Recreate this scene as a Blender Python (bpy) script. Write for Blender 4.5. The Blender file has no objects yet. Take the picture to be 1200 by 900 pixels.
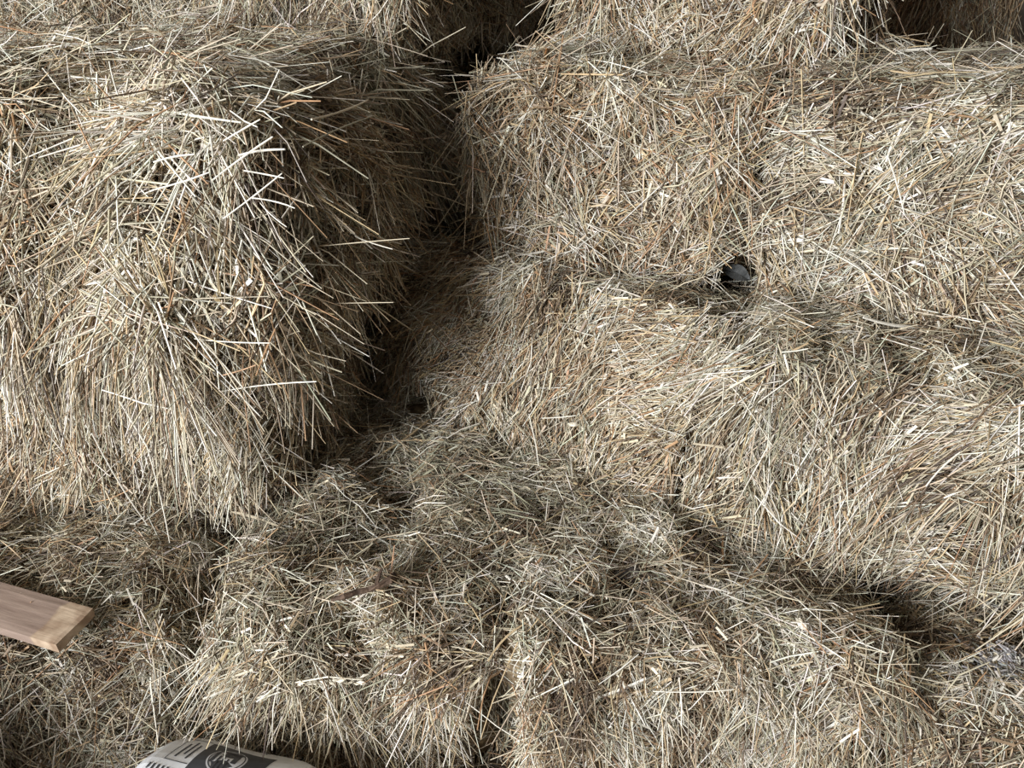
import bpy, math
import numpy as np
from mathutils import Vector, Matrix, Euler

# ------------------------------------------------------------------ camera, world, light, exposure
scene = bpy.context.scene
col = scene.collection
CAM = np.array([0.0, 0.0, 1.38])
PITCH = 29.0
F_PX = 906.0

cam_data = bpy.data.cameras.new('camera')
cam_data.sensor_width = 36.0
cam_data.lens = 36.0 * F_PX / 1200.0
cam_data.clip_start = 0.02
cam = bpy.data.objects.new('camera', cam_data)
cam.location = CAM
cam.rotation_euler = (math.radians(90 - PITCH), 0, 0)
col.objects.link(cam)
scene.camera = cam

world = bpy.data.worlds.new('sky')
scene.world = world
world.use_nodes = True
wn = world.node_tree
wn.nodes['Background'].inputs['Color'].default_value = (0.80, 0.90, 1.0, 1)
wn.nodes['Background'].inputs['Strength'].default_value = 1.0

# daylight entering through the open barn doorway behind and to the left of the viewer
dl = bpy.data.lights.new('doorway_daylight', 'AREA')
dl.shape = 'RECTANGLE'
dl.size = 1.8
dl.size_y = 2.5
dl.energy = 570
dl.color = (0.96, 0.98, 1.0)
dlo = bpy.data.objects.new('doorway_daylight', dl)
dlo.location = (-3.2, -2.5, 2.1)
dlo.rotation_euler = (math.radians(84), 0, math.radians(-40))
col.objects.link(dlo)

vs = scene.view_settings
vs.view_transform = 'Standard'
vs.look = 'None'
vs.exposure = 0.0
vs.gamma = 1.0
vs.use_curve_mapping = False

DENS = 0.835            # overall straw density

# ------------------------------------------------------------------ helpers
def px(x, y, z):
    """point of the place at height z that the photograph shows at pixel x, y"""
    a = math.radians(PITCH)
    dx, dy = (x - 600) / F_PX, (450 - y) / F_PX
    r = np.array([dx, math.cos(a) + dy * math.sin(a), -math.sin(a) + dy * math.cos(a)])
    return CAM + r * ((z - CAM[2]) / r[2])

def px_y(x, y, Y):
    a = math.radians(PITCH)
    dx, dy = (x - 600) / F_PX, (450 - y) / F_PX
    r = np.array([dx, math.cos(a) + dy * math.sin(a), -math.sin(a) + dy * math.cos(a)])
    return CAM + r * (Y / r[1])

def link(o, parent=None):
    col.objects.link(o)
    if parent is not None:
        o.parent = parent
    return o

def mesh_obj(name, me, mat, parent=None):
    o = bpy.data.objects.new(name, me)
    me.materials.clear()
    me.materials.append(mat)
    return link(o, parent)

def np_mesh(name, verts, quads, colors=None):
    me = bpy.data.meshes.new(name)
    nv, nf = len(verts), len(quads)
    k = quads.shape[1]
    me.vertices.add(nv)
    me.vertices.foreach_set('co', np.ascontiguousarray(verts, np.float32).ravel())
    me.loops.add(nf * k)
    me.polygons.add(nf)
    me.loops.foreach_set('vertex_index', np.ascontiguousarray(quads, np.int32).ravel())
    me.polygons.foreach_set('loop_start', np.arange(0, nf * k, k, dtype=np.int32))
    if colors is not None:
        at = me.attributes.new('straw_color', 'FLOAT_COLOR', 'POINT')
        c = np.ones((nv, 4), np.float32)
        c[:, :3] = colors
        at.data.foreach_set('color', c.ravel())
    me.update(calc_edges=True)
    return me

def poly_mesh(name, verts, faces, smooth=False):
    me = bpy.data.meshes.new(name)
    me.from_pydata([tuple(v) for v in verts], [], faces)
    me.update()
    if not smooth:
        me.shade_flat()
    return me

def tag(o, label=None, cat=None, group=None, kind=None):
    if label: o['label'] = label
    if cat: o['category'] = cat
    if group: o['group'] = group
    if kind: o['kind'] = kind
    return o

def box_mesh(name, boxes):
    V, Fc = [], []
    for (x0, x1, y0, y1, z0, z1) in boxes:
        b = len(V)
        V += [(x0,y0,z0),(x1,y0,z0),(x1,y1,z0),(x0,y1,z0),(x0,y0,z1),(x1,y0,z1),(x1,y1,z1),(x0,y1,z1)]
        Fc += [tuple(b+i for i in q) for q in ((0,3,2,1),(4,5,6,7),(0,1,5,4),(1,2,6,5),(2,3,7,6),(3,0,4,7))]
    return poly_mesh(name, V, Fc)

class Noise:
    """smooth pseudo noise, about -1..1: a sum of plane waves"""
    def __init__(self, rng, wl, n=9):
        d = rng.normal(size=(n, 3))
        d /= np.linalg.norm(d, axis=1)[:, None]
        self.k = d * (2*np.pi / (wl * rng.uniform(.7, 1.5, n)))[:, None]
        self.p = rng.uniform(0, 2*np.pi, n)
        self.s = 1.4 / math.sqrt(n)
    def __call__(self, P):
        return np.sin(P @ self.k.T + self.p).sum(1) * self.s

def norm(v):
    return v / np.maximum(np.linalg.norm(v, axis=-1, keepdims=True), 1e-9)

# ------------------------------------------------------------------ materials
def nodes_of(name):
    m = bpy.data.materials.new(name)
    m.use_nodes = True
    nt = m.node_tree
    return m, nt, nt.nodes['Principled BSDF']

def noise_mat(name, c1, c2, scale, rough=0.8, bump=0.3, stretch=(1, 1, 1), detail=6, c3=None):
    m, nt, bs = nodes_of(name)
    tc = nt.nodes.new('ShaderNodeTexCoord')
    mp = nt.nodes.new('ShaderNodeMapping')
    mp.inputs['Scale'].default_value = stretch
    nz = nt.nodes.new('ShaderNodeTexNoise')
    nz.inputs['Scale'].default_value = scale
    nz.inputs['Detail'].default_value = detail
    rp = nt.nodes.new('ShaderNodeValToRGB')
    rp.color_ramp.elements[0].position = .33
    rp.color_ramp.elements[1].position = .67
    rp.color_ramp.elements[0].color = (*c1, 1)
    rp.color_ramp.elements[1].color = (*c2, 1)
    if c3:
        e = rp.color_ramp.elements.new(.5); e.color = (*c3, 1)
    bp = nt.nodes.new('ShaderNodeBump')
    bp.inputs['Strength'].default_value = bump
    bp.inputs['Distance'].default_value = .01
    L = nt.links.new
    L(tc.outputs['Object'], mp.inputs['Vector']); L(mp.outputs['Vector'], nz.inputs['Vector'])
    L(nz.outputs['Fac'], rp.inputs['Fac']); L(rp.outputs['Color'], bs.inputs['Base Color'])
    L(nz.outputs['Fac'], bp.inputs['Height']); L(bp.outputs['Normal'], bs.inputs['Normal'])
    bs.inputs['Roughness'].default_value = rough
    return m

def straw_material():
    m, nt, bs = nodes_of('dry_straw')
    at = nt.nodes.new('ShaderNodeAttribute'); at.attribute_name = 'straw_color'
    tc = nt.nodes.new('ShaderNodeTexCoord')
    nz = nt.nodes.new('ShaderNodeTexNoise'); nz.inputs['Scale'].default_value = 90; nz.inputs['Detail'].default_value = 3
    mr = nt.nodes.new('ShaderNodeMapRange')
    mr.inputs['From Min'].default_value = .3; mr.inputs['From Max'].default_value = .7
    mr.inputs['To Min'].default_value = .78; mr.inputs['To Max'].default_value = 1.12
    mx = nt.nodes.new('ShaderNodeVectorMath'); mx.operation = 'SCALE'
    L = nt.links.new
    L(tc.outputs['Object'], nz.inputs['Vector']); L(nz.outputs['Fac'], mr.inputs['Value'])
    L(at.outputs['Color'], mx.inputs[0]); L(mr.outputs['Result'], mx.inputs['Scale'])
    L(mx.outputs['Vector'], bs.inputs['Base Color'])
    bs.inputs['Roughness'].default_value = .48
    bs.inputs['Specular IOR Level'].default_value = .5
    return m

M_STRAW = straw_material()
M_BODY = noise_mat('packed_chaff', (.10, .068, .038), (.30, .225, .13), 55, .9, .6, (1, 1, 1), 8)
M_TWINE = noise_mat('sisal_twine', (.34, .15, .05), (.52, .27, .10), 300, .8, .4)
M_FLOOR = noise_mat('dirt_floor', (.07, .052, .035), (.15, .115, .078), 9, .95, .5)
M_WALL = noise_mat('barn_boards', (.15, .13, .11), (.27, .24, .205), 4, .85, .3, (1, 1, .08))
M_ROOF = noise_mat('roof_boards', (.15, .13, .11), (.27, .24, .205), 4, .85, .3, (.1, 1, 1))
M_TWIG = noise_mat('twig_bark', (.035, .022, .015), (.16, .10, .065), 45, .85, .6)
M_CLOD = noise_mat('dark_clod', (.03, .025, .022), (.10, .08, .07), 60, .9, .7)
M_HUSK = noise_mat('pale_husk', (.62, .55, .42), (.85, .80, .68), 60, .6, .2)
M_LEAF = noise_mat('dry_grey_leaf', (.04, .042, .042), (.11, .112, .11), 40, .7, .3)
M_FLUFF = noise_mat('grey_mould', (.42, .40, .41), (.66, .64, .66), 60, .95, .5)

# ------------------------------------------------------------------ the barn
def struct(name, me, mat):
    return tag(mesh_obj(name, me, mat), kind='structure')

struct('floor', box_mesh('floor', [(-6.0, 3.4, -3.3, 3.6, -.1, 0)]), M_FLOOR)
struct('wall_back', box_mesh('wall_back', [(-6.0, 3.4, 3.6, 3.7, -.1, 3.9)]), M_WALL)
struct('wall_left', box_mesh('wall_left', [(-6.1, -6.0, -3.3, 3.7, -.1, 3.9)]), M_WALL)
struct('wall_right', box_mesh('wall_right', [(3.4, 3.5, -3.3, 3.7, -.1, 3.9)]), M_WALL)
struct('wall_front', box_mesh('wall_front', [(-6.0, -4.7, -3.4, -3.3, 0, 3.9), (-2.0, 3.4, -3.4, -3.3, 0, 3.9), (-4.7, -2.0, -3.4, -3.3, 3.65, 3.9)]), M_WALL)
struct('ceiling', box_mesh('ceiling', [(-6.1, 3.5, -3.4, 3.7, 3.9, 4.0)]), M_ROOF)

# ------------------------------------------------------------------ straw
PAL = np.array([
    (.575, .495, .362),  # 0 pale straw
    (.78, .735, .635),   # 1 bleached
    (.54, .405, .24),    # 2 golden
    (.355, .33, .24),   # 3 grey green
    (.225, .155, .092),  # 4 brown
    (.46, .275, .15),   # 5 rusty orange
    (.115, .085, .062),  # 6 dark
    (.36, .345, .34),    # 7 grey mould
])
W_PALE  = (.40, .22, .12, .08, .12, .02, .04)
W_WARM  = (.40, .16, .20, .05, .10, .06, .03)
W_GREEN = (.33, .17, .08, .25, .11, .01, .05)
W_MOULD = (.05, .1, 0, .02, .03, 0, .02, .78)
W_MIX   = (.36, .15, .12, .16, .14, .02, .05)

# face: outward normal axis, 'across' axis a, 'up' axis b
FACES = {
    'front': ((0, -1, 0), (1, 0, 0), (0, 0, 1)),
    'back':  ((0, 1, 0), (-1, 0, 0), (0, 0, 1)),
    'right': ((1, 0, 0), (0, 1, 0), (0, 0, 1)),
    'left':  ((-1, 0, 0), (0, -1, 0), (0, 0, 1)),
    'top':   ((0, 0, 1), (1, 0, 0), (0, 1, 0)),
}

def ring_mesh(C, ref, W, flat, colr, sides=3):
    """C (n,k,3) centre lines, ref (n,3) out direction, W (n,k) widths -> three-sided stalks"""
    n, k, _ = C.shape
    T = np.empty_like(C)
    T[:, 1:-1] = C[:, 2:] - C[:, :-2]
    T[:, 0] = C[:, 1] - C[:, 0]
    T[:, -1] = C[:, -1] - C[:, -2]
    T = norm(T)
    S = norm(np.cross(T, ref[:, None, :]))
    U = np.cross(S, T)
    w = W[:, :, None]
    if sides == 2:                                         # a bit of leaf, folded along its middle
        V = np.stack([C - S * w * .5, C + U * w * flat[:, None, None] * .4, C + S * w * .5], 2)
    else:
        V = np.empty((n, k, 3, 3))
        V[:, :, 0] = C - S * w * .5 - U * w * flat[:, None, None] * .35
        V[:, :, 1] = C + S * w * .5 - U * w * flat[:, None, None] * .35
        V[:, :, 2] = C + U * w * flat[:, None, None] * .55
    idx = np.arange(n * k * 3).reshape(n, k, 3)
    q = []
    for s in range(sides):
        s2 = (s + 1) % 3
        q.append(np.stack([idx[:, :-1, s], idx[:, :-1, s2], idx[:, 1:, s2], idx[:, 1:, s]], -1).reshape(-1, 4))
    colors = np.repeat(colr, k * 3, axis=0)
    return V.reshape(-1, 3), np.concatenate(q), colors

class Bale:
    def __init__(self, w, d, h, seed, r=.075, amp=.016, holes=(), grooves=()):
        self.holes = [(np.array(p), hr, hd) for (p, hr, hd) in holes]
        self.rng = np.random.default_rng(seed)
        self.half = np.array([w/2, d/2, h/2])
        self.r = r
        self.inner = self.half - r
        self.amp = amp
        self.n1 = Noise(self.rng, .26)
        self.n2 = Noise(self.rng, .09)
        self.na = Noise(self.rng, .22)
        self.nb = Noise(self.rng, .07)
        self.nc = Noise(self.rng, .13)
        self.nd = Noise(self.rng, .05)
        self.grooves = grooves

    def disp(self, P):
        d = self.amp * (self.n1(P) + .6 * self.n2(P))
        for (hp, hr, hd) in self.holes:
            q = np.linalg.norm(P - hp, axis=1) / hr
            d = d - hd * np.exp(-q ** 4)
        for gx in self.grooves:
            d = d - .016 * np.exp(-((P[:, 0] - gx) / .03) ** 2)
        return d

    def project(self, P, fallback, off):
        q = np.clip(P, -self.inner, self.inner)
        v = P - q
        L = np.linalg.norm(v, axis=1, keepdims=True)
        n = np.where(L > 1e-6, v / np.maximum(L, 1e-6), fallback)
        s = q + n * self.r
        return s + n * (self.disp(s) + off)[:, None], n

    def body(self, res=.024):
        V, Q, base = [], [], 0
        for name, (n, a, b) in list(FACES.items()) + [('bottom', ((0, 0, -1), (1, 0, 0), (0, -1, 0)))]:
            n, a, b = map(np.array, (n, a, b))
            la, lb = abs(a @ self.half), abs(b @ self.half)
            ka, kb = max(4, int(2*la/res)), max(4, int(2*lb/res))
            s, t = np.meshgrid(np.linspace(-la, la, ka + 1), np.linspace(-lb, lb, kb + 1), indexing='ij')
            P = n * abs(n @ self.half) + s.reshape(-1, 1) * a + t.reshape(-1, 1) * b
            X, _ = self.project(P, n[None, :].astype(float), np.full(len(P), -.006))
            V.append(X)
            i = np.arange(len(P)).reshape(ka + 1, kb + 1) + base
            Q.append(np.stack([i[:-1, :-1], i[1:, :-1], i[1:, 1:], i[:-1, 1:]], -1).reshape(-1, 4))
            base += len(P)
        V = np.concatenate(V); V[:, 2] += self.half[2]
        return V, np.concatenate(Q)

    def colors(self, P, weights):
        rng = self.rng
        w = np.array(weights, float)[None, :].repeat(len(P), 0)
        c1, c2 = self.nc(P), self.nd(P)
        w[:, 1] *= np.exp(.9 * c1); w[:, 4] *= np.exp(-.9 * c1 + .3*c2); w[:, 6] *= np.exp(-1.2 * c1)
        w[:, 5] *= np.exp(1.3 * c2); w[:, 3] *= np.exp(.8 * self.na(P))
        w /= w.sum(1, keepdims=True)
        cum = w.cumsum(1)
        i = (rng.random(len(P))[:, None] > cum).sum(1).clip(0, len(weights) - 1)
        c = PAL[i]
        c = c * (.82 + .36 * rng.random((len(P), 1))) * (1 + .025 * rng.normal(size=(len(P), 3)))
        return np.clip(c, .02, .9)

    def straws(self, face, dens, ang=60, angvar=30, scatter=28, length=(.045, .14), width=(.0016, .0034),
               lift=.10, free=.22, tilt=22, droop=.6, weights=W_MIX, chaff=.15, thick=.010, region=None, patch=False):
        rng = self.rng
        n, a, b = (np.array(v, float) for v in FACES[face])
        la, lb = abs(a @ self.half), abs(b @ self.half)
        N = int(4 * la * lb * dens * DENS)
        if N == 0:
            return None
        s, t = rng.uniform(-la, la, N), rng.uniform(-lb, lb, N)
        if region is not None:
            s = la * rng.uniform(region[0], region[1], N); t = lb * rng.uniform(region[2], region[3], N)
            if patch:                                       # fade out from the middle of the region
                s = la * ((region[0] + region[1]) / 2 + (region[1] - region[0]) * .24 * rng.normal(size=N))
                t = lb * ((region[2] + region[3]) / 2 + (region[3] - region[2]) * .30 * rng.normal(size=N))
        P = n * abs(n @ self.half) + s[:, None] * a + t[:, None] * b
        th = np.radians(ang + angvar * self.na(P) + .5 * angvar * self.nb(P) + scatter * rng.normal(size=N))
        D = np.cos(th)[:, None] * a + np.sin(th)[:, None] * b
        if face != 'top':                                   # hanging faces: stalks point down
            D = np.where(D[:, 2:3] > 0, -D, D)
        L = np.exp(rng.uniform(np.log(length[0]), np.log(length[1]), N))
        W = rng.uniform(width[0], width[1], N)
        flat = rng.uniform(.35, .9, N)
        ch = rng.random(N) < chaff
        L[ch] *= .35; W[ch] *= 1.7; flat[ch] *= .35
        X0, n0 = self.project(P, n[None], np.zeros(N))
        fr = (rng.random(N) < free) & ~ch
        k = 3
        tt = np.linspace(0, 1, k)
        C = np.empty((N, k, 3))
        off = rng.exponential(thick, N).clip(0, .035) - .003
        lf = np.abs(rng.normal(size=N)) * lift * L
        # lying stalks hug the surface
        wav = rng.normal(size=(N, 3)) * (.05 * L)[:, None]
        for j in range(k):
            pj = P + D * (L * (tt[j] - .5))[:, None]
            x, _ = self.project(pj, n0, off + lf * tt[j])
            C[:, j] = x + wav * (1 - (2*tt[j] - 1) ** 2)
        # most lying stalks are stiff: straight along the local tangent plane, dipping in and out of the pack
        Dt = norm(D - n0 * (D * n0).sum(1, keepdims=True))
        stiff = rng.random(N) < .68
        tz = np.radians(rng.normal(size=N) * 7)
        Es = Dt * np.cos(tz)[:, None] + n0 * np.sin(tz)[:, None]
        kinked = rng.random(N) < .2
        kink = norm(rng.normal(size=(N, 3))) * (np.where(kinked, .3, 0) * L)[:, None]
        for j in range(k):
            x = X0 + n0 * off[:, None] + Es * (L * (tt[j] - .5))[:, None] + wav * (.5 * (1 - (2*tt[j] - 1) ** 2)) + kink * max(tt[j] - .5, 0)
            C[stiff, j] = x[stiff]
        # free stalks stick out and droop
        tl = np.radians(np.abs(rng.normal(size=N)) * tilt + 3)
        # take the direction into the tangent plane at the rounded edge
        E = Dt * np.cos(tl)[:, None] + n0 * np.sin(tl)[:, None]
        Lf = L * 1.15
        for j in range(k):
            x = X0 + n0 * (off * .5)[:, None] + E * (Lf * (tt[j] - .15))[:, None] + wav * (1.2 * tt[j] * (1 - tt[j]) * 2)
            x[:, 2] -= droop * (Lf * tt[j]) ** 2 * 2.2
            C[fr, j] = x[fr]
        keep = np.ones(N, bool)
        for (hp, hr, hd) in self.holes:
            if hd > .15:
                keep &= np.linalg.norm(P - hp, axis=1) > hr * 1.15
            for j in range(k):
                keep &= np.linalg.norm(C[:, j] - hp, axis=1) > hr * .85
            for j in (0, 1):
                keep &= np.linalg.norm((C[:, j] + C[:, j+1]) / 2 - hp, axis=1) > hr * .85
        keep &= self.visible(X0, n0)
        straight = (stiff & ~fr & ~kinked | ch)[keep]
        ch = ch[keep]
        C, n0, W, flat, X0, N = C[keep], n0[keep], W[keep], flat[keep], X0[keep], int(keep.sum())
        taper = np.array([.8, 1, .65])
        roll = norm(n0 + .55 * rng.normal(size=(N, 3)))
        colr = self.colors(X0, weights)
        Wk = W[:, None] * taper
        out, base = [], 0
        for sel, rings, sides in ((straight & ~ch, [0, 2], 3), (ch, [0, 2], 2), (~straight, [0, 1, 2], 3)):
            if not sel.any(): continue
            V, Q, cc = ring_mesh(C[sel][:, rings], roll[sel], Wk[sel][:, rings] if len(rings) > 2 else W[sel][:, None] * [.95, .75], flat[sel], colr[sel], sides)
            out.append((V, Q + base, cc)); base += len(V)
        V, Q, colr = (np.concatenate(x) for x in zip(*out))
        V[:, 2] += self.half[2]
        return V, Q, colr

    def visible(self, X, n0):
        """thin the straw out where another bale covers it, and where it is turned away or far outside the picture"""
        rng = self.rng
        M = np.array(self.root.matrix_world)
        Xw = (X + np.array([0, 0, self.half[2]])) @ M[:3, :3].T + M[:3, 3]
        nw = n0 @ M[:3, :3].T
        keep = np.ones(len(X), bool)
        for o in ALL:
            if o is self: continue
            I = np.array(o.root.matrix_world.inverted())
            l = Xw @ I[:3, :3].T + I[:3, 3]
            keep &= ~((np.abs(l[:, 0]) < o.half[0] - .06) & (np.abs(l[:, 1]) < o.half[1] - .06) & (l[:, 2] > -.05) & (l[:, 2] < 2*o.half[2] + .03))
        d = CAM - Xw
        facing = (d * nw).sum(1) / np.linalg.norm(d, axis=1)
        a = math.radians(PITCH)
        depth = -d[:, 1] * math.cos(a) + d[:, 2] * math.sin(a)
        up = -d[:, 1] * math.sin(a) - d[:, 2] * math.cos(a)
        u, v = -d[:, 0] / depth * F_PX, up / depth * F_PX
        p = np.ones(len(X))
        p[(depth < .1) | (np.abs(u) > 730) | (np.abs(v) > 550)] = .22
        p[facing < -.25] *= .3
        return keep & (rng.random(len(X)) < p)

STALKS = []
def make_stalks():
    rng = np.random.default_rng(77)
    for i in range(14):
        k, m = 6, 5
        t = np.linspace(0, 1, k)
        bend = rng.normal(size=2) * .05
        kink = rng.normal(size=2) * (.06 if i % 3 == 0 else .01)
        x = t
        y = bend[0] * t * (1 - t) * 2 + kink[0] * np.maximum(t - .6, 0)
        z = bend[1] * t * (1 - t) * 2 + kink[1] * np.maximum(t - .6, 0)
        rad = .0115 + .003 * rng.random()
        V, Fc = [], []
        for j in range(k):
            for q in range(m):
                an = 2*np.pi*q/m
                rr = rad * (1 if j < k - 1 else .75) * (1.12 if j == 3 else 1)
                V.append((x[j], y[j] + rr*np.cos(an), z[j] + rr*np.sin(an)))
        for j in range(k - 1):
            for q in range(m):
                Fc.append((j*m+q, j*m+(q+1) % m, (j+1)*m+(q+1) % m, (j+1)*m+q))
        Fc.append(tuple(range(m))[::-1]); Fc.append(tuple((k-1)*m+q for q in range(m)))
        me = poly_mesh('stalk', V, Fc, smooth=True)
        c = PAL[[1, 0, 1, 2, 0, 1, 0, 3, 1, 2, 0, 1, 5, 0][i]] * (.84 + .18 * rng.random())
        at = me.attributes.new('straw_color', 'FLOAT_COLOR', 'POINT')
        at.data.foreach_set('color', np.tile(np.append(np.clip(c, 0, .9), 1).astype(np.float32), len(V)))
        me.materials.append(M_STRAW)
        STALKS.append(me)
make_stalks()

def put_stalk(parent, p, d, L, i, thick=1.0):
    """one long single stalk, a part of its bale; p, d in the bale's own coordinates"""
    o = bpy.data.objects.new('stalk', STALKS[i % len(STALKS)])
    link(o, parent)
    x = Vector(d).normalized()
    y = x.orthogonal().normalized()
    z = x.cross(y)
    R = Matrix((x, y, z)).transposed().to_4x4()
    s = L
    w = thick * .16
    o.matrix_local = Matrix.Translation(Vector(p)) @ R @ Matrix.Diagonal((s, w, w, 1))
    return o

BALES, ALL, LATER = {}, [], []
def bale(key, label, corner, yaw, size, faces, seed, amp=.016, r=.075, tilt=(0, 0), grooves=(), twine=(),
         stalks=0, stalk_faces=('front', 'top'), z=0.0, holes=(), group='hay bales of the stack'):
    """corner = where the front-left bottom corner stands (x, y); yaw in degrees; size = width, depth, height"""
    w, d, h = size
    ya = math.radians(yaw)
    cx = corner[0] + math.cos(ya) * w/2 - math.sin(ya) * d/2
    cy = corner[1] + math.sin(ya) * w/2 + math.cos(ya) * d/2
    root = bpy.data.objects.new('hay_bale', None)
    root.empty_display_size = .1
    root.location = (cx, cy, z)
    root.rotation_euler = (math.radians(tilt[0]), math.radians(tilt[1]), ya)
    link(root)
    tag(root, label, 'hay bale', group)
    bpy.context.view_layer.update()
    inv = root.matrix_world.inverted()
    hl = [(np.array(inv @ Vector(p)) - np.array([0, 0, h/2]), hr, hd) for (p, hr, hd) in holes]
    B = Bale(w, d, h, seed, r=r, amp=amp, grooves=grooves, holes=hl)
    B.root = root
    ALL.append(B)
    LATER.append((root, B, faces, twine, stalks, stalk_faces, seed))
    BALES[key] = (root, B)
    return root

def grow(root, B, faces, twine, stalks, stalk_faces, seed):
    V, Q = B.body()
    mesh_obj('packed_body', np_mesh('packed_body', V, Q), M_BODY, root)
    vs_, qs_, cs_, base = [], [], [], 0
    for face, kw in faces:
        res = B.straws(face, **kw)
        if res is None: continue
        vs_.append(res[0]); qs_.append(res[1] + base); cs_.append(res[2]); base += len(res[0])
    if vs_:
        o = mesh_obj('straw_cover', np_mesh('straw_cover', np.concatenate(vs_), np.concatenate(qs_), np.concatenate(cs_)), M_STRAW, root)
        tag(o, kind='stuff')
    for tx in twine:
        twine_loop(B, root, tx)
    rng = np.random.default_rng(seed + 5000)
    for i in range(stalks):
        f = stalk_faces[i % len(stalk_faces)]
        n, a, b = (np.array(v, float) for v in FACES[f])
        la, lb = abs(a @ B.half), abs(b @ B.half)
        P = n * abs(n @ B.half) + a * rng.uniform(-.9, .9) * la + b * rng.uniform(-.85, .9) * lb
        X, n0 = B.project(P[None], n[None], np.array([.012]))
        th = rng.uniform(0, 2*np.pi)
        D = np.cos(th) * a + np.sin(th) * b
        if f != 'top': D[2] = -abs(D[2])
        D = D + n * abs(rng.normal()) * .16
        D = norm(D[None])[0]
        L = rng.uniform(.08, .17)
        X = X[0] - D * L * .3
        X[2] += B.half[2]
        put_stalk(root, X, D, L, int(rng.integers(14)), rng.uniform(.85, 1.25))

def twine_loop(B, root, tx):
    hy, hz = B.half[1], B.half[2]
    pts = []
    n = 90
    for i in range(n):
        an = 2*np.pi*i/n
        P = np.array([tx, np.cos(an), np.sin(an)])
        s = max(abs(P[1])/hy, abs(P[2])/hz)
        P[1:] /= s
        pts.append(P)
    P = np.array(pts)
    fb = norm(P * np.array([0, 1, 1]))
    X, nn = B.project(P, fb, np.full(n, .009))
    X[:, 0] += .004 * np.sin(np.arange(n) * .7)
    m = 5
    V, Fc = [], []
    for i in range(n):
        T = norm((X[(i+1) % n] - X[i-1])[None])[0]
        S = np.cross(T, nn[i])
        for q in range(m):
            a = 2*np.pi*q/m + i*.5
            V.append(X[i] + .0028*(np.cos(a)*nn[i] + np.sin(a)*S) + np.array([0, 0, hz]))
    for i in range(n):
        i2 = (i+1) % n
        for q in range(m):
            Fc.append((i*m+q, i*m+(q+1) % m, i2*m+(q+1) % m, i2*m+q))
    mesh_obj('twine', poly_mesh('twine', V, Fc, True), M_TWINE, root)

Z1, Z2, Z3 = .40, .78, 1.17

# ------------------------------------------------------------------ the stack
TOPK = dict(ang=0, angvar=30, scatter=75, length=(.025, .11), width=(.0013, .0030), lift=.14, free=.20, tilt=18, droop=.2, weights=W_GREEN, chaff=.22)
def hole_px(x, y, Y, r, depth):
    """a hollow: a deep dent at depth Y, with no straw hanging before it"""
    return [(tuple(px_y(x, y, Y)), r, depth), (tuple(px_y(x, y, Y - .045)), r * .85, 0.), (tuple(px_y(x, y, Y - .085)), r * .6, 0.)]
HOLE_UP = hole_px(869, 328, 1.50, .050, .18)
HOLE_LOW = hole_px(489, 476, 1.62, .040, .18)
# floor level
SLIT = [h for (x, y, r) in ((588, 795, .030), (584, 820, .042), (580, 850, .050), (577, 880, .052), (575, 910, .052)) for h in hole_px(x, y, .905, r, .14)]
bale('H1', 'low end-on hay bale in the foreground with a dark forked twig lying on its top', (-.50, .885), 2, (.475, 1.0, Z1 - .005), [
    ('top', dict(TOPK, dens=44000)),
    ('front', dict(dens=46000, ang=82, angvar=38, scatter=30, length=(.04, .13), width=(.0014, .003), free=.38, tilt=30, weights=W_PALE)),
    ('left', dict(dens=24000, ang=40, angvar=30, scatter=45, weights=W_GREEN)),
    ('right', dict(dens=9000, ang=40, weights=W_GREEN, free=.1)),
], 11, amp=.017, r=.05, stalks=46, holes=SLIT + [(p, r * .7, 0.) for (p, r, d) in HOLE_LOW])
bale('H2', 'low hay bale in the foreground, right of the dark slit, with bright brush-like cut ends', (.015, .87), -2, (.60, 1.0, Z1), [
    ('top', dict(TOPK, dens=44000)),
    ('front', dict(dens=46000, ang=60, angvar=55, scatter=35, length=(.035, .12), width=(.0014, .003), free=.38, tilt=30, weights=W_PALE)),
    ('right', dict(dens=30000, ang=15, angvar=30, scatter=35, weights=W_GREEN, free=.4, tilt=30)),
    ('left', dict(dens=12000, ang=40, weights=W_GREEN)),
], 12, amp=.018, r=.05, stalks=56, holes=SLIT)
bale('I', 'shaded low hay bale at bottom left carrying the end of a wooden board', (-1.20, .90), 2, (.60, 1.0, Z1 - .03), [
    ('top', dict(TOPK, dens=36000, weights=W_MIX)),
    ('front', dict(dens=36000, ang=70, angvar=40, scatter=45, weights=W_MIX)),
    ('right', dict(dens=32000, ang=60, angvar=40, scatter=45, weights=W_MIX)),
], 13, amp=.016, r=.09, stalks=24)
bale('J', 'low hay bale at bottom right with a grey mouldy patch on top', (.665, .79), -5, (.66, 1.0, Z1 - .08), [
    ('top', dict(TOPK, dens=36000, weights=W_MIX)),
    ('front', dict(dens=30000, ang=50, angvar=40, scatter=45, weights=W_MIX)),
    ('left', dict(dens=26000, ang=30, angvar=40, scatter=45, weights=W_MIX)),
], 14, amp=.016, r=.09, stalks=16)

bale('N', 'unseen hay bale added on the floor at the far left to shade the low bale', (-1.50, .13), 4, (.46, .44, .54), [  # added out of view, throws shade on the low bale behind it
    ('front', dict(dens=9000, ang=70, weights=W_MIX)), ('right', dict(dens=16000, ang=70, weights=W_MIX)),
    ('left', dict(dens=6000, ang=70, weights=W_MIX)), ('back', dict(dens=9000, ang=70, weights=W_MIX)), ('top', dict(TOPK, dens=14000)),
], 15, amp=.016)

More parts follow.
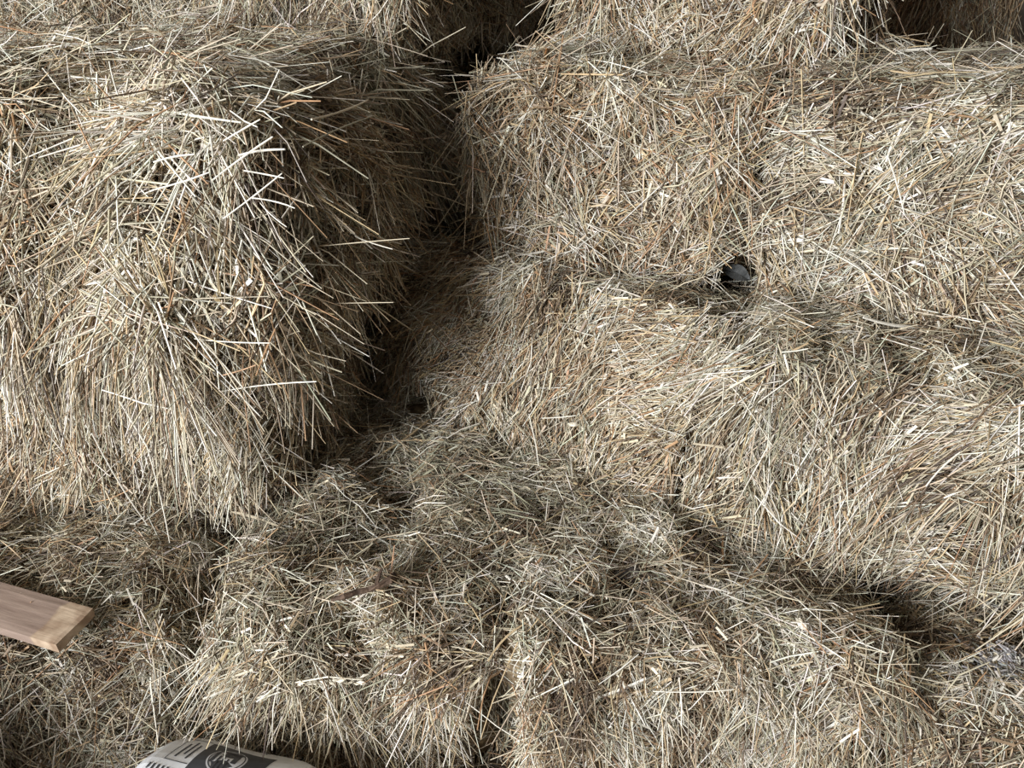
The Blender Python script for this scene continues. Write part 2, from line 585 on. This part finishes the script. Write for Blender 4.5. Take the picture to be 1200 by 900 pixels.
# second level
bale('F', 'middle hay bale with slanting combed stalks, squeezed under the orange-tinted bale', (-.36, 1.71), -36, (.83, .46, Z2 - Z1 + .01), [
    ('front', dict(dens=42000, ang=62, angvar=22, scatter=28, length=(.04, .13), free=.22, tilt=15, weights=W_WARM)),
    ('top', dict(TOPK, dens=30000)),
    ('left', dict(dens=20000, ang=20, weights=W_MIX)),
], 21, amp=.014, r=.05, z=Z1 - .045, tilt=(-14, 0), stalks=22, stalk_faces=('front',), holes=HOLE_LOW)
bale('G', 'long pale hay bale at right with stalks combed down its rounded front', (.345, 1.215), -27, (.68, .55, Z2 - Z1), [
    ('front', dict(dens=46000, ang=64, angvar=28, scatter=22, length=(.05, .17), width=(.0016, .0034), free=.28, tilt=16, weights=W_PALE)),
    ('top', dict(TOPK, dens=36000, weights=W_MIX)),
    ('right', dict(dens=24000, ang=80, weights=W_MIX)),
    ('left', dict(dens=10000, ang=80, weights=W_MIX)),
], 22, amp=.021, r=.09, z=Z1, stalks=30, holes=[(p, r * .8, 0.) for (p, r, d) in HOLE_UP])
bale('A0', 'hay bale at left mostly hidden beneath the big shaggy overhanging bale', (-1.18, 1.36), -12, (.70, .95, Z2 - Z1), [
    ('front', dict(dens=42000, ang=85, angvar=28, scatter=32, length=(.05, .15), free=.3, tilt=18, weights=W_PALE)),
    ('right', dict(dens=28000, ang=50, angvar=40, scatter=45, weights=W_MIX)),
], 23, amp=.016, z=Z1, stalks=14, stalk_faces=('front',))

# third level
bale('A1', 'big shaggy hay bale jutting out at left, loose bright stalks hanging off its end', (-.955, 1.285), -14, (.57, 1.0, Z3 - Z2 + .015), [
    ('front', dict(dens=42000, ang=82, angvar=36, scatter=32, length=(.05, .19), width=(.0017, .0042), lift=.16, free=.42, tilt=30, droop=.4, weights=W_PALE, thick=.016)),
    ('front', dict(dens=9000, ang=88, angvar=26, scatter=22, length=(.10, .22), width=(.0018, .0036), lift=.2, free=.6, tilt=18, droop=.8, weights=W_PALE, thick=.02, region=(-1, .7, -1, -.3))),
    ('top', dict(TOPK, dens=36000, weights=W_MIX, length=(.04, .15), ang=0, angvar=40, scatter=40)),
    ('right', dict(dens=36000, ang=30, angvar=36, scatter=40, length=(.05, .17), width=(.0017, .0038), free=.42, tilt=28, droop=.3, weights=W_MIX, thick=.014)),
], 31, amp=.026, r=.075, z=Z2, stalks=70, stalk_faces=('front', 'front', 'right', 'top'))
bale('A2', 'shaded hay bale at the back of the dark gap between the shaggy and orange-tinted bales', (-.72, 2.36), -16, (.57, .80, Z3 - Z2 - .01), [
    ('front', dict(dens=22000, ang=60, angvar=40, scatter=40, weights=W_MIX)),
    ('right', dict(dens=22000, ang=60, angvar=40, scatter=40, weights=W_MIX)),
    ('top', dict(TOPK, dens=18000, weights=W_MIX)),
], 34, amp=.016, z=Z2, stalks=4, stalk_faces=('right',))
bale('A3', 'shaded hay bale deep in the gap below, behind the middle combed bale', (-.74, 2.36), -16, (.60, .80, Z2 - Z1 - .01), [
    ('front', dict(dens=18000, ang=60, angvar=40, scatter=40, weights=W_MIX)),
    ('right', dict(dens=18000, ang=60, angvar=40, scatter=40, weights=W_MIX)),
], 35, amp=.016, z=Z1)
bale('D', 'hay bale with orange-tinted stalks at centre of the upper row, twine down its front', (-.085, 1.70), -21, (.585, .95, Z3 - Z2), [
    ('front', dict(dens=42000, ang=68, angvar=38, scatter=38, length=(.05, .16), width=(.0017, .0036), free=.25, tilt=15, weights=W_WARM)),
    ('top', dict(TOPK, dens=32000, weights=W_MIX, length=(.04, .14))),
    ('left', dict(dens=26000, ang=50, weights=W_MIX)),
    ('right', dict(dens=10000, ang=50, weights=W_MIX)),
], 32, amp=.017, r=.055, z=Z2, stalks=34, grooves=(.14,), twine=(.14, -.14), holes=HOLE_UP)
bale('E', 'pale hay bale at upper right above the long combed bale, stalks lying sideways', (.485, 1.475), -35, (.62, .58, Z3 - Z2 + .005), [
    ('front', dict(dens=42000, ang=10, angvar=36, scatter=36, length=(.05, .16), width=(.0017, .0036), free=.2, tilt=14, weights=W_PALE)),
    ('top', dict(TOPK, dens=32000, weights=W_MIX, length=(.04, .14))),
    ('left', dict(dens=16000, ang=50, weights=W_WARM)),
], 33, amp=.017, r=.055, z=Z2, stalks=34, grooves=(-.14, .12), twine=(-.14, .12), holes=HOLE_UP)

# top level, cut by the upper edge of the picture
bale('B', 'hay bale at top left standing with its corner toward the viewer on the shaggy bale', (-.60, 1.84), -24, (.38, .95, .40), [
    ('front', dict(dens=40000, ang=65, angvar=30, scatter=30, weights=W_PALE)),
    ('right', dict(dens=36000, ang=60, angvar=40, scatter=50, length=(.025, .09), weights=W_MIX, free=.35)),
    ('left', dict(dens=10000, weights=W_MIX)),
], 41, amp=.016, r=.05, z=Z3 + .01, stalks=18, stalk_faces=('front', 'right'))
bale('L', 'hay bale at the top left edge, set back in shade', (-1.45, 2.34), -6, (.80, .45, .38), [
    ('front', dict(dens=34000, ang=75, angvar=40, scatter=45, weights=W_MIX)),
], 42, amp=.016, z=Z3 + .01, stalks=8, stalk_faces=('front',))
bale('C', 'tangled hay bale at top centre resting on the orange-tinted bale', (.11, 1.87), -27, (.55, .60, .40), [
    ('front', dict(dens=38000, ang=70, angvar=55, scatter=45, length=(.05, .17), width=(.0018, .0036), free=.3, tilt=20, weights=W_WARM)),
    ('right', dict(dens=26000, ang=50, weights=W_MIX)),
    ('left', dict(dens=24000, ang=50, weights=W_MIX)),
], 43, amp=.018, r=.05, z=Z3, tilt=(0, 3), stalks=18, stalk_faces=('front',))
bale('K0', 'shaded hay bale on the floor at the back, under the one coloured dark for shade', (1.12, 2.80), -24, (.50, .6, .40), [
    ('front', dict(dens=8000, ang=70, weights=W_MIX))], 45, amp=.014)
bale('K', 'hay bale in deep shade at the top right corner, the shade also put into its brown colour', (1.19, 2.85), -24, (.40, .45, .95), [
    ('front', dict(dens=34000, ang=80, angvar=20, scatter=22, weights=(.2, .02, .2, .05, .35, .15, .1))),  # dark brown stalk mix on both faces paints in the deep shade
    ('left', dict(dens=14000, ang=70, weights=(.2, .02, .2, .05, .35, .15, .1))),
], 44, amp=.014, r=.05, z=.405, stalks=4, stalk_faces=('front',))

bpy.context.view_layer.update()
for args in LATER:
    grow(*args)

# mould on the bale at the lower right is a part of that bale
def extra_cover(key, name, face, **kw):
    root, B = BALES[key]
    V, Q, cc = B.straws(face, **kw)
    o = mesh_obj(name, np_mesh(name, V, Q, cc), M_STRAW, root)
    return tag(o, kind='stuff')
_j, _B = BALES['J']
_m = _j.matrix_world.inverted() @ Vector(px(1168, 782, .33))
_a, _b = _m[0] / _B.half[0], _m[1] / _B.half[1]
extra_cover('J', 'mould_patch', 'top', dens=2000, ang=0, angvar=30, scatter=80, length=(.006, .02), width=(.003, .006), free=.1,
            weights=W_MOULD, chaff=0, thick=.022, region=(_a - .13, _a + .22, _b - .05, _b + .05), patch=True)['label'] = 'fuzzy grey mould patch'

# loose litter across the joint of the two foreground bales
def litter():
    B = Bale(.34, .78, .05, 404, r=.012, amp=.008)
    B.root = bpy.data.objects.new('placing', None)
    B.root.matrix_world = Matrix.Translation((-.01, 1.40, Z1 - .045))
    link(B.root); bpy.context.view_layer.update()
    ALL.append(B)
    hid = [x for x in ALL if x in (BALES['H1'][1], BALES['H2'][1])]
    for x in hid: ALL.remove(x)
    V, Q, cc = B.straws('top', **dict(TOPK, dens=46000, thick=.012))
    ALL.extend(hid); ALL.remove(B); bpy.data.objects.remove(B.root)
    o = mesh_obj('loose_hay', np_mesh('loose_hay', V, Q, cc), M_STRAW)
    o.location = (-.01, 1.40, Z1 - .045)
    tag(o, 'loose short hay litter lying across the joint between the two foreground bales', 'loose hay', kind='stuff')
litter()

def floor_litter():
    B = Bale(2.6, .85, .03, 405, r=.01, amp=.004)
    B.root = bpy.data.objects.new('placing', None)
    B.root.matrix_world = Matrix.Translation((-.1, .55, -.022))
    link(B.root); bpy.context.view_layer.update()
    V, Q, cc = B.straws('top', **dict(TOPK, dens=9000, weights=W_MIX, free=.05, thick=.006))
    bpy.data.objects.remove(B.root)
    o = mesh_obj('loose_hay', np_mesh('loose_hay', V, Q, cc), M_STRAW)
    o.location = (-.1, .55, -.022)
    tag(o, 'loose hay scattered over the dirt floor before the foreground bales', 'loose hay', kind='stuff')
floor_litter()

# ------------------------------------------------------------------ single long stalks that stand out
bpy.context.view_layer.update()
def on_top(key, x, y, z, off=.0):
    """the point at pixel x, y moved onto the real top surface of a bale"""
    root, B = BALES[key]
    p = px(x, y, z)
    for _ in range(3):
        l = np.array(root.matrix_world.inverted() @ Vector(p)); l[2] = B.half[2]
        X, _n = B.project(l[None], np.array([[0, 0, 1.]]), np.array([0.]))
        zz = (root.matrix_world @ Vector((l[0], l[1], X[0, 2] + B.half[2])))[2]
        p = px(x, y, zz + off)
    return p

def long_stalk(key, p, q, i, thick=1.0):
    root, B = BALES[key]
    inv = root.matrix_world.inverted()
    a, b = inv @ Vector(p), inv @ Vector(q)
    put_stalk(root, a, b - a, (b - a).length, i, thick * .6)

for (x0, y0, Y0, x1, y1, Y1, i, th) in [
    (50, 80, 1.30, 97, 142, 1.16, 0, .9), (128, 72, 1.22, 146, 130, 1.15, 5, .8), (160, 127, 1.15, 184, 76, 1.2, 11, .8),
    (180, 190, 1.06, 228, 180, 1.04, 2, 1.0), (182, 222, 1.06, 242, 205, 1.03, 0, 1.0), (248, 212, 1.08, 320, 160, 1.0, 5, .9),
    (262, 256, 1.06, 328, 206, 1.0, 0, .8), (280, 182, 1.08, 334, 174, 1.0, 2, 1.1),
    (286, 200, 1.07, 333, 209, 1.0, 11, .8), (295, 232, 1.06, 346, 244, 1.0, 5, .8), (305, 238, 1.06, 336, 266, 1.0, 8, .7),
    (270, 130, 1.1, 296, 150, 1.03, 0, .9), (262, 165, 1.08, 305, 140, 1.03, 11, .8), (350, 291, 1.3, 480, 279, 1.12, 1, .6),
    (416, 277, 1.3, 460, 292, 1.2, 8, .7), (348, 357, 1.3, 461, 354, 1.12, 1, .6), (258, 459, 1.07, 371, 447, 1.02, 5, .9),
    (228, 397, 1.06, 316, 402, 1.02, 8, .8), (120, 457, 1.08, 199, 484, 1.02, 0, 1.1), (140, 470, 1.08, 176, 530, 1.05, 2, .9),
    (172, 522, 1.05, 199, 636, 1.08, 8, .9), (108, 508, 1.1, 173, 616, 1.10, 5, .9), (205, 453, 1.06, 254, 511, 1.02, 11, 1.3),
    (208, 368, 1.06, 301, 468, 1.02, 0, .7), (124, 330, 1.1, 134, 428, 1.06, 12, .9), (214, 536, 1.1, 231, 586, 1.1, 5, .9),
    (300, 440, 1.05, 322, 385, 1.03, 12, 1.0), (255, 441, 1.05, 300, 428, 1.03, 12, 1.0), (92, 145, 1.12, 112, 185, 1.08, 12, .9)]:
    long_stalk('A1', px_y(x0, y0, Y0), px_y(x1, y1, Y1), i, th)
for (key, x0, y0, Y0, x1, y1, Y1, i, th) in [
    ('D', 566, 150, 1.72, 597, 187, 1.62, 0, 1.1), ('D', 588, 262, 1.7, 548, 345, 1.62, 1, .9), ('D', 745, 195, 1.58, 700, 270, 1.58, 1, .8),
    ('E', 1040, 182, 1.24, 1060, 252, 1.22, 8, .9), ('E', 990, 240, 1.34, 953, 350, 1.32, 0, .7), ('E', 965, 292, 1.34, 1013, 318, 1.27, 2, 1.1),
    ('G', 955, 430, 1.1, 972, 482, 1.06, 1, 1.0), ('G', 1085, 570, .92, 1125, 530, .93, 8, .9), ('F', 620, 485, 1.38, 634, 545, 1.32, 0, .9),
    ('F', 635, 490, 1.38, 675, 487, 1.33, 8, .8), ('H2', 545, 822, .84, 606, 871, .80, 0, .8), ('H2', 607, 752, .88, 560, 866, .84, 3, .9)]:
    long_stalk(key, px_y(x0, y0, Y0), px_y(x1, y1, Y1), i, th)
for (key, x0, y0, x1, y1, z, i, th) in [
    ('A1', 32, 76, 101, 28, 1.25, 8, 1.1), ('A1', 10, 28, 12, 70, 1.24, 13, .8), ('A1', 365, 140, 432, 117, 1.2, 1, 1.2), ('A1', 355, 172, 440, 135, 1.17, 7, 1.0),
    ('H1', 463, 628, 489, 629, .415, 0, 1.6), ('H1', 510, 596, 552, 611, .42, 1, 1.6), ('H1', 440, 518, 520, 514, .415, 3, .9), ('H1', 380, 640, 490, 622, .42, 10, 1.0),
    ('H1', 505, 575, 490, 640, .42, 13, 1.0), ('H1', 470, 748, 535, 738, .42, 3, 1.4), ('H2', 572, 775, 615, 730, .43, 9, 1.4), ('H2', 690, 630, 715, 655, .42, 1, 1.0),
    ('H2', 975, 788, 957, 826, .42, 2, 1.2), ('H2', 755, 772, 820, 773, .42, 9, 1.0), ('H2', 780, 672, 845, 692, .42, 1, 1.0), ('H2', 765, 810, 860, 808, .42, 8, .8),
    ('G', 850, 395, 885, 392, .80, 0, 1.0), ('E', 965, 85, 1002, 103, 1.20, 0, 1.2), ('E', 965, 95, 1035, 72, 1.20, 1, .8), ('D', 700, 95, 770, 72, 1.20, 13, 1.0)]:
    long_stalk(key, on_top(key, x0, y0, z, .022), on_top(key, x1, y1, z, .026), i, th)

# ------------------------------------------------------------------ wooden board
def wood_material():
    m, nt, bs = nodes_of('weathered_board')
    L = nt.links.new
    tc = nt.nodes.new('ShaderNodeTexCoord')
    mp = nt.nodes.new('ShaderNodeMapping'); mp.inputs['Scale'].default_value = (6, 60, 60)
    nz = nt.nodes.new('ShaderNodeTexNoise'); nz.inputs['Scale'].default_value = 1.6; nz.inputs['Detail'].default_value = 7
    rp = nt.nodes.new('ShaderNodeValToRGB')
    rp.color_ramp.elements[0].position = .3; rp.color_ramp.elements[0].color = (.235, .165, .130, 1)
    rp.color_ramp.elements[1].position = .72; rp.color_ramp.elements[1].color = (.375, .28, .225, 1)
    # the end of the board is rubbed to fresh pale wood
    sx = nt.nodes.new('ShaderNodeSeparateXYZ')
    n2 = nt.nodes.new('ShaderNodeTexNoise'); n2.inputs['Scale'].default_value = 28
    ad = nt.nodes.new('ShaderNodeMath'); ad.operation = 'MULTIPLY_ADD'; ad.inputs[1].default_value = .03
    sm = nt.nodes.new('ShaderNodeMapRange')
    sm.inputs['From Min'].default_value = -.040; sm.inputs['From Max'].default_value = -.034
    fr = nt.nodes.new('ShaderNodeValToRGB')
    fr.color_ramp.elements[0].position = .35; fr.color_ramp.elements[0].color = (.30, .20, .13, 1)
    fr.color_ramp.elements[1].position = .62; fr.color_ramp.elements[1].color = (.52, .40, .285, 1)
    mx = nt.nodes.new('ShaderNodeMix'); mx.data_type = 'RGBA'
    bp = nt.nodes.new('ShaderNodeBump'); bp.inputs['Strength'].default_value = .35; bp.inputs['Distance'].default_value = .004
    L(tc.outputs['Object'], mp.inputs['Vector']); L(mp.outputs['Vector'], nz.inputs['Vector'])
    L(nz.outputs['Fac'], rp.inputs['Fac']); L(nz.outputs['Fac'], bp.inputs['Height']); L(bp.outputs['Normal'], bs.inputs['Normal'])
    L(tc.outputs['Object'], sx.inputs['Vector']); L(tc.outputs['Object'], n2.inputs['Vector'])
    L(n2.outputs['Fac'], ad.inputs[0]); L(sx.outputs['X'], ad.inputs[2]); L(ad.outputs['Value'], sm.inputs['Value'])
    L(n2.outputs['Fac'], fr.inputs['Fac'])
    L(sm.outputs['Result'], mx.inputs['Factor']); L(rp.outputs['Color'], mx.inputs['A']); L(fr.outputs['Color'], mx.inputs['B'])
    L(mx.outputs['Result'], bs.inputs['Base Color'])
    bs.inputs['Roughness'].default_value = .7
    return m

def board():
    zt = .425
    R, Fr, BL = px(109, 712, zt), px(66, 755, zt), px(0, 681, zt)
    ax = norm((R - BL)[None])[0]                      # along the board toward its cut end
    perp = np.cross([0, 0, 1], ax)                    # to the far edge
    loc = (R + Fr) / 2
    w2 = abs((R - loc) @ perp); sk = (R - loc) @ ax
    t, Ln, nx, ny = .019, .62, 22, 6
    rng = np.random.default_rng(5)
    V, Fc = [], []
    for top in (1, 0):
        for i in range(nx + 1):
            for j in range(ny + 1):
                v = -1 + 2*j/ny
                x = -Ln * (1 - i/nx) ** 1.4 + sk * v * 1.0
                y = v * w2
                z = 0 if top else -t
                if i == nx: x -= .002 * rng.random()
                if top and (i in (0, nx) or j in (0, ny)): z -= .0018
                V.append((x, y, z))
    n1 = (nx+1)*(ny+1)
    def id_(i, j, b): return i*(ny+1)+j + b*n1
    for i in range(nx):
        for j in range(ny):
            Fc.append((id_(i,j,0), id_(i+1,j,0), id_(i+1,j+1,0), id_(i,j+1,0)))
            Fc.append((id_(i,j,1), id_(i,j+1,1), id_(i+1,j+1,1), id_(i+1,j,1)))
        Fc.append((id_(i,0,0), id_(i,0,1), id_(i+1,0,1), id_(i+1,0,0)))
        Fc.append((id_(i,ny,0), id_(i+1,ny,0), id_(i+1,ny,1), id_(i,ny,1)))
    for j in range(ny):
        Fc.append((id_(nx,j,0), id_(nx,j,1), id_(nx,j+1,1), id_(nx,j+1,0)))
        Fc.append((id_(0,j,0), id_(0,j+1,0), id_(0,j+1,1), id_(0,j,1)))
    o = mesh_obj('wooden_board', poly_mesh('wooden_board', V, Fc), wood_material())
    o.location = loc
    o.rotation_euler = (0, 0, math.atan2(ax[1], ax[0]))
    tag(o, 'weathered flat wooden board with a rubbed cut end, lying on the shaded bale', 'board')
board()

# ------------------------------------------------------------------ white printed roll
def plain(name, c, rough=.5):
    m, nt, bs = nodes_of(name)
    nz = nt.nodes.new('ShaderNodeTexNoise'); nz.inputs['Scale'].default_value = 30
    rp = nt.nodes.new('ShaderNodeValToRGB')
    rp.color_ramp.elements[0].color = (*[v * .92 for v in c], 1); rp.color_ramp.elements[1].color = (*c, 1)
    nt.links.new(nz.outputs['Fac'], rp.inputs['Fac']); nt.links.new(rp.outputs['Color'], bs.inputs['Base Color'])
    bs.inputs['Roughness'].default_value = rough
    return m

def sack():
    Rr, Ln = .15, .28
    cz = Rr
    ph = math.radians(53)
    zc = cz + Rr * math.cos(ph)
    p0, p1 = px(213, 861, zc), px(370, 897, zc)
    ax = norm((p1 - p0)[None])[0]
    ax[2] = 0; ax = ax / np.linalg.norm(ax)
    back = np.array([-ax[1], ax[0], 0])
    origin = np.array([p0[0], p0[1], 0]) - back * Rr * math.sin(ph) - ax * .018
    root = bpy.data.objects.new('printed_roll', None)
    root.location = origin
    root.rotation_euler = (0, 0, math.atan2(ax[1], ax[0]))
    root.empty_display_size = .1
    link(root)
    tag(root, 'white plastic-wrapped roll with black printing at the bottom edge, before the bales', 'roll')
    def rad(s):
        e = .045
        d = min(s, Ln - s)
        if d >= e: return Rr
        q = 1 - d / e
        return Rr - .05 * (1 - math.sqrt(max(0, 1 - q ** 2.2)))
    def P(s, a, off=0.):
        wob = .0015 * math.sin(5*a + 40*s) + .001 * math.sin(11*a - 25*s)
        r = rad(s) + wob + off
        return (s, r * math.sin(a), cz + r * math.cos(a))
    V, Fc = [], []
    ss = [0, .001, .003, .007, .013, .021, .031, .045] + list(np.linspace(.06, Ln - .06, 14)) + [Ln - .045, Ln - .03, Ln - .018, Ln - .008, Ln - .002, Ln]
    m = 64
    for s_ in ss:
        for q in range(m):
            V.append(P(s_, 2*math.pi*q/m))
    for i in range(len(ss) - 1):
        for q in range(m):
            Fc.append((i*m+q, i*m+(q+1) % m, (i+1)*m+(q+1) % m, (i+1)*m+q))
    V.append((.004, 0, cz)); c0 = len(V) - 1
    V.append((Ln - .004, 0, cz)); c1 = len(V) - 1
    for q in range(m):
        Fc.append((c0, (q+1) % m, q)); Fc.append((c1, (len(ss)-1)*m+q, (len(ss)-1)*m+(q+1) % m))
    mesh_obj('wrapper', poly_mesh('wrapper', V, Fc, True), plain('white_wrap', (.90, .92, .95), .38), root)
    black, white = plain('black_print', (.055, .06, .07), .5), plain('white_print', (.80, .82, .86), .5)
    d2r = math.radians
    def patch(V, Fc, s0, s1, a0, a1, off, ns=8, na=8):
        b = len(V)
        for i in range(ns + 1):
            for j in range(na + 1):
                V.append(P(s0 + (s1-s0)*i/ns, d2r(a0 + (a1-a0)*j/na), off))
        for i in range(ns):
            for j in range(na):
                k = b + i*(na+1) + j
                Fc.append((k, k+na+1, k+na+2, k+1))
    def decal(name, mat, rects, off=.0006, parent=None):
        V, Fc = [], []
        for r in rects: patch(V, Fc, *r, off)
        return mesh_obj(name, poly_mesh(name, V, Fc, True), mat, parent or root)
    def ring(name, mat, sc, ac, r0, r1, off, asp=1.0, a_from=0, a_to=360):
        V, Fc = [], []
        n = 40
        for i in range(n + 1):
            t = d2r(a_from + (a_to - a_from) * i / n)
            for rr in (r0, r1):
                V.append(P(sc + rr*math.cos(t), d2r(ac) + rr*asp*math.sin(t)/Rr, off))
        for i in range(n):
            Fc.append((2*i, 2*i+1, 2*i+3, 2*i+2))
        return mesh_obj(name, poly_mesh(name, V, Fc, True), mat, panel)
    panel = decal('label_panel', black, [(.092, .205, 9, 44)])
    ring('emblem_disc', white, .142, 27, .0, .031, .0010)
    ring('emblem_ring', black, .142, 27, .0265, .0285, .0014)
    decal('emblem_figure', black, [(.118, .124, 22, 33), (.128, .132, 18, 29), (.136, .139, 17, 33), (.144, .147, 18, 27), (.151, .160, 24, 31), (.120, .162, 34, 36)], .0014, panel)
    decal('panel_text', white, [(.180 + .0075*i, .1835 + .0075*i, 13, 20 + 3*(i % 2)) for i in range(3)], .0010, panel)
    fr = [(.050, .0512, 17, 45), (.050, .090, 44.3, 45), (.050, .090, 17, 17.6)]
    decal('label_frame', black, fr)
    decal('label_text', black, [(.060 + .009*i, .0635 + .009*i, 21 + 4*(i % 2), 41 - 3*((i+1) % 2)) for i in range(3)])
    rows = []
    rng = np.random.default_rng(3)
    for i in range(13):
        s0 = .036 + i*.0075
        a = 12.
        while a > -32:
            w = rng.uniform(4, 9)
            rows.append((s0, s0 + .0032, a - w, a)); a -= w + 1.6
            if rng.random() < .12: break
    decal('small_print', black, rows)
sack()

# ------------------------------------------------------------------ small things lying on the hay
def tube(pts, rads, m=7, rng=None):
    pts = [np.array(p, float) for p in pts]
    V, Fc = [], []
    for i, p in enumerate(pts):
        T = pts[min(i+1, len(pts)-1)] - pts[max(i-1, 0)]
        T = T / np.linalg.norm(T)
        S = np.cross(T, [0, 0, 1.]); S /= max(np.linalg.norm(S), 1e-6)
        U = np.cross(S, T)
        for q in range(m):
            a = 2*math.pi*q/m
            rr = rads[i] * (1 + (.18 * rng.normal() if rng is not None else 0))
            V.append(p + rr*(math.cos(a)*S + math.sin(a)*U))
    for i in range(len(pts) - 1):
        for q in range(m):
            Fc.append((i*m+q, i*m+(q+1) % m, (i+1)*m+(q+1) % m, (i+1)*m+q))
    Fc.append(tuple(range(m))[::-1]); Fc.append(tuple((len(pts)-1)*m+q for q in range(m)))
    return V, Fc

def twig():
    rng = np.random.default_rng(8)
    z = .425
    xy = [(388, 703), (403, 699), (418, 694), (432, 691), (444, 686), (455, 680), (463, 674)]
    pts = [px(x, y, on_top('H1', 430, 690, z, .036)[2] + .003 * math.sin(i*1.7)) for i, (x, y) in enumerate(xy)]
    z = pts[4][2]
    base = pts[0]
    V, Fc = tube([p - base for p in pts], [.003, .0042, .0046, .005, .0062, .0075, .006], rng=rng)
    o = mesh_obj('twig', poly_mesh('twig', V, Fc, True), M_TWIG)
    o.location = base
    tag(o, 'dark brown forked twig lying on the foreground hay', 'twig')
    f = [px(440, 688, z), px(443, 678, z + .005), px(447, 667, z + .008)]
    V, Fc = tube([p - base for p in f], [.004, .0034, .0026], rng=rng)
    mesh_obj('side_branch', poly_mesh('side_branch', V, Fc, True), M_TWIG, o)
twig()

def lump(name, label, cat, at, size, mat, seed, yaw=0):
    rng = np.random.default_rng(seed)
    nz = Noise(rng, .9, 12)
    V, Fc = [], []
    nu, nv = 18, 10
    for i in range(nv + 1):
        t = math.pi * i / nv
        for j in range(nu):
            p = 2*math.pi*j/nu
            d = np.array([math.sin(t)*math.cos(p), math.sin(t)*math.sin(p), math.cos(t)])
            V.append(d * (1 + .22 * nz(d[None])[0]) * np.array(size))
    for i in range(nv):
        for j in range(nu):
            Fc.append((i*nu+j, (i+1)*nu+j, (i+1)*nu+(j+1) % nu, i*nu+(j+1) % nu))
    o = mesh_obj(name, poly_mesh(name, V, Fc, True), mat)
    o.location = at; o.rotation_euler = (0, 0, yaw)
    return tag(o, label, cat)

lump('dirt_clod', 'small dark clod of dirt lying on the foreground hay', 'clod', on_top('H2', 736, 673, .415, .022), (.026, .014, .010), M_CLOD, 1, .1)
lump('husk', 'tiny white husk on the foreground hay near the right side', 'husk', on_top('H2', 939, 731, .425, .026), (.005, .011, .005), M_HUSK, 2, .25)
lump('husk', 'pale husk flake on the hay right below the middle combed bale', 'husk', px_y(671, 497, 1.335), (.009, .006, .004), M_HUSK, 4, .3)

def leaf():
    c = np.array(HOLE_UP[0][0]) + np.array([.004, .055, -.010])
    V, Fc = [], []
    n = 10
    for i in range(n + 1):
        t = i / n
        w = .017 * math.sin(math.pi * min(1, .08 + t*.92)) ** .8
        for sgn in (-1, 0, 1):
            for dz in (0, -.0012):
                V.append((-.03 + .06*t, sgn*w, .012*math.sin(3*t) + .006*abs(sgn) + dz))
    for i in range(n):
        for q in (0, 2):
            a, b = i*6+q, (i+1)*6+q
            Fc.append((a, b, b+2, a+2)); Fc.append((a+1, a+3, b+3, b+1))
    o = mesh_obj('dry_leaf', poly_mesh('dry_leaf', V, Fc, True), M_LEAF)
    o.location = c; o.rotation_euler = (math.radians(50), math.radians(20), math.radians(-15))
    tag(o, 'grey dry leaf inside the dark hole between two upper bales', 'leaf')
leaf()

def burr():
    at = on_top('E', 1098, 114, Z3 + .03, .018)
    rng = np.random.default_rng(6)
    V, Fc = [], []
    for k in range(26):                                   # pointed bracts around a small head
        t, p = rng.uniform(.1, 1.5), rng.uniform(0, 2*math.pi)
        d = np.array([math.sin(t)*math.cos(p), math.sin(t)*math.sin(p), math.cos(t)])
        sd = norm(np.cross(d, [.3, .2, .9])[None])[0]; up = np.cross(sd, d)
        b = len(V); L = rng.uniform(.016, .03)
        V += [d*.004 - sd*.0028, d*.004 + sd*.0028, d*.004 + up*.002, d*L]
        Fc += [(b, b+1, b+3), (b+1, b+2, b+3), (b+2, b, b+3), (b, b+2, b+1)]
    o = mesh_obj('dried_burr', poly_mesh('dried_burr', V, Fc), M_LEAF)
    o.location = at
    tag(o, 'small grey spiky dried burr on top of the upper right bale', 'burr')
burr()

def seed_head(pts, label, seed):
    rng = np.random.default_rng(seed)
    pts = [np.array(p) for p in pts]
    base = pts[0]
    V, Fc = tube([p - base for p in pts], [.0016, .0014, .001], 5)
    o = mesh_obj('grass_seed_head', poly_mesh('grass_seed_head', V, Fc, True), M_HUSK)
    o.location = base
    V, Fc = [], []
    for k in range(34):
        t = k / 34
        p = (pts[0]*(1-t) + pts[1]*t if t < .5 else pts[1]*(1-t) + pts[2]*t) if False else pts[0] + (pts[2]-pts[0])*t
        d = norm((pts[2]-pts[0] + .035*rng.normal(size=3))[None])[0]
        sd = norm(np.cross(d, rng.normal(size=3))[None])[0]; up = np.cross(sd, d)
        b = len(V); c = p - base + sd*.004
        L, w = rng.uniform(.010, .017), rng.uniform(.0022, .0034)
        V += [c, c + d*L*.45 + sd*w, c + d*L*.45 - sd*w*.3 + up*w, c + d*L*.45 - sd*w*.3 - up*w, c + d*L]
        Fc += [(b, b+1, b+2), (b, b+2, b+3), (b, b+3, b+1), (b+4, b+2, b+1), (b+4, b+3, b+2), (b+4, b+1, b+3)]
    mesh_obj('seed', poly_mesh('seed', V, Fc), M_HUSK, o)
    tag(o, label, 'seed head')
seed_head([px_y(345, 800, .86), px_y(385, 793, .845), px_y(425, 797, .85)], 'cream coloured grass seed head on the front of the foreground bale', 3)
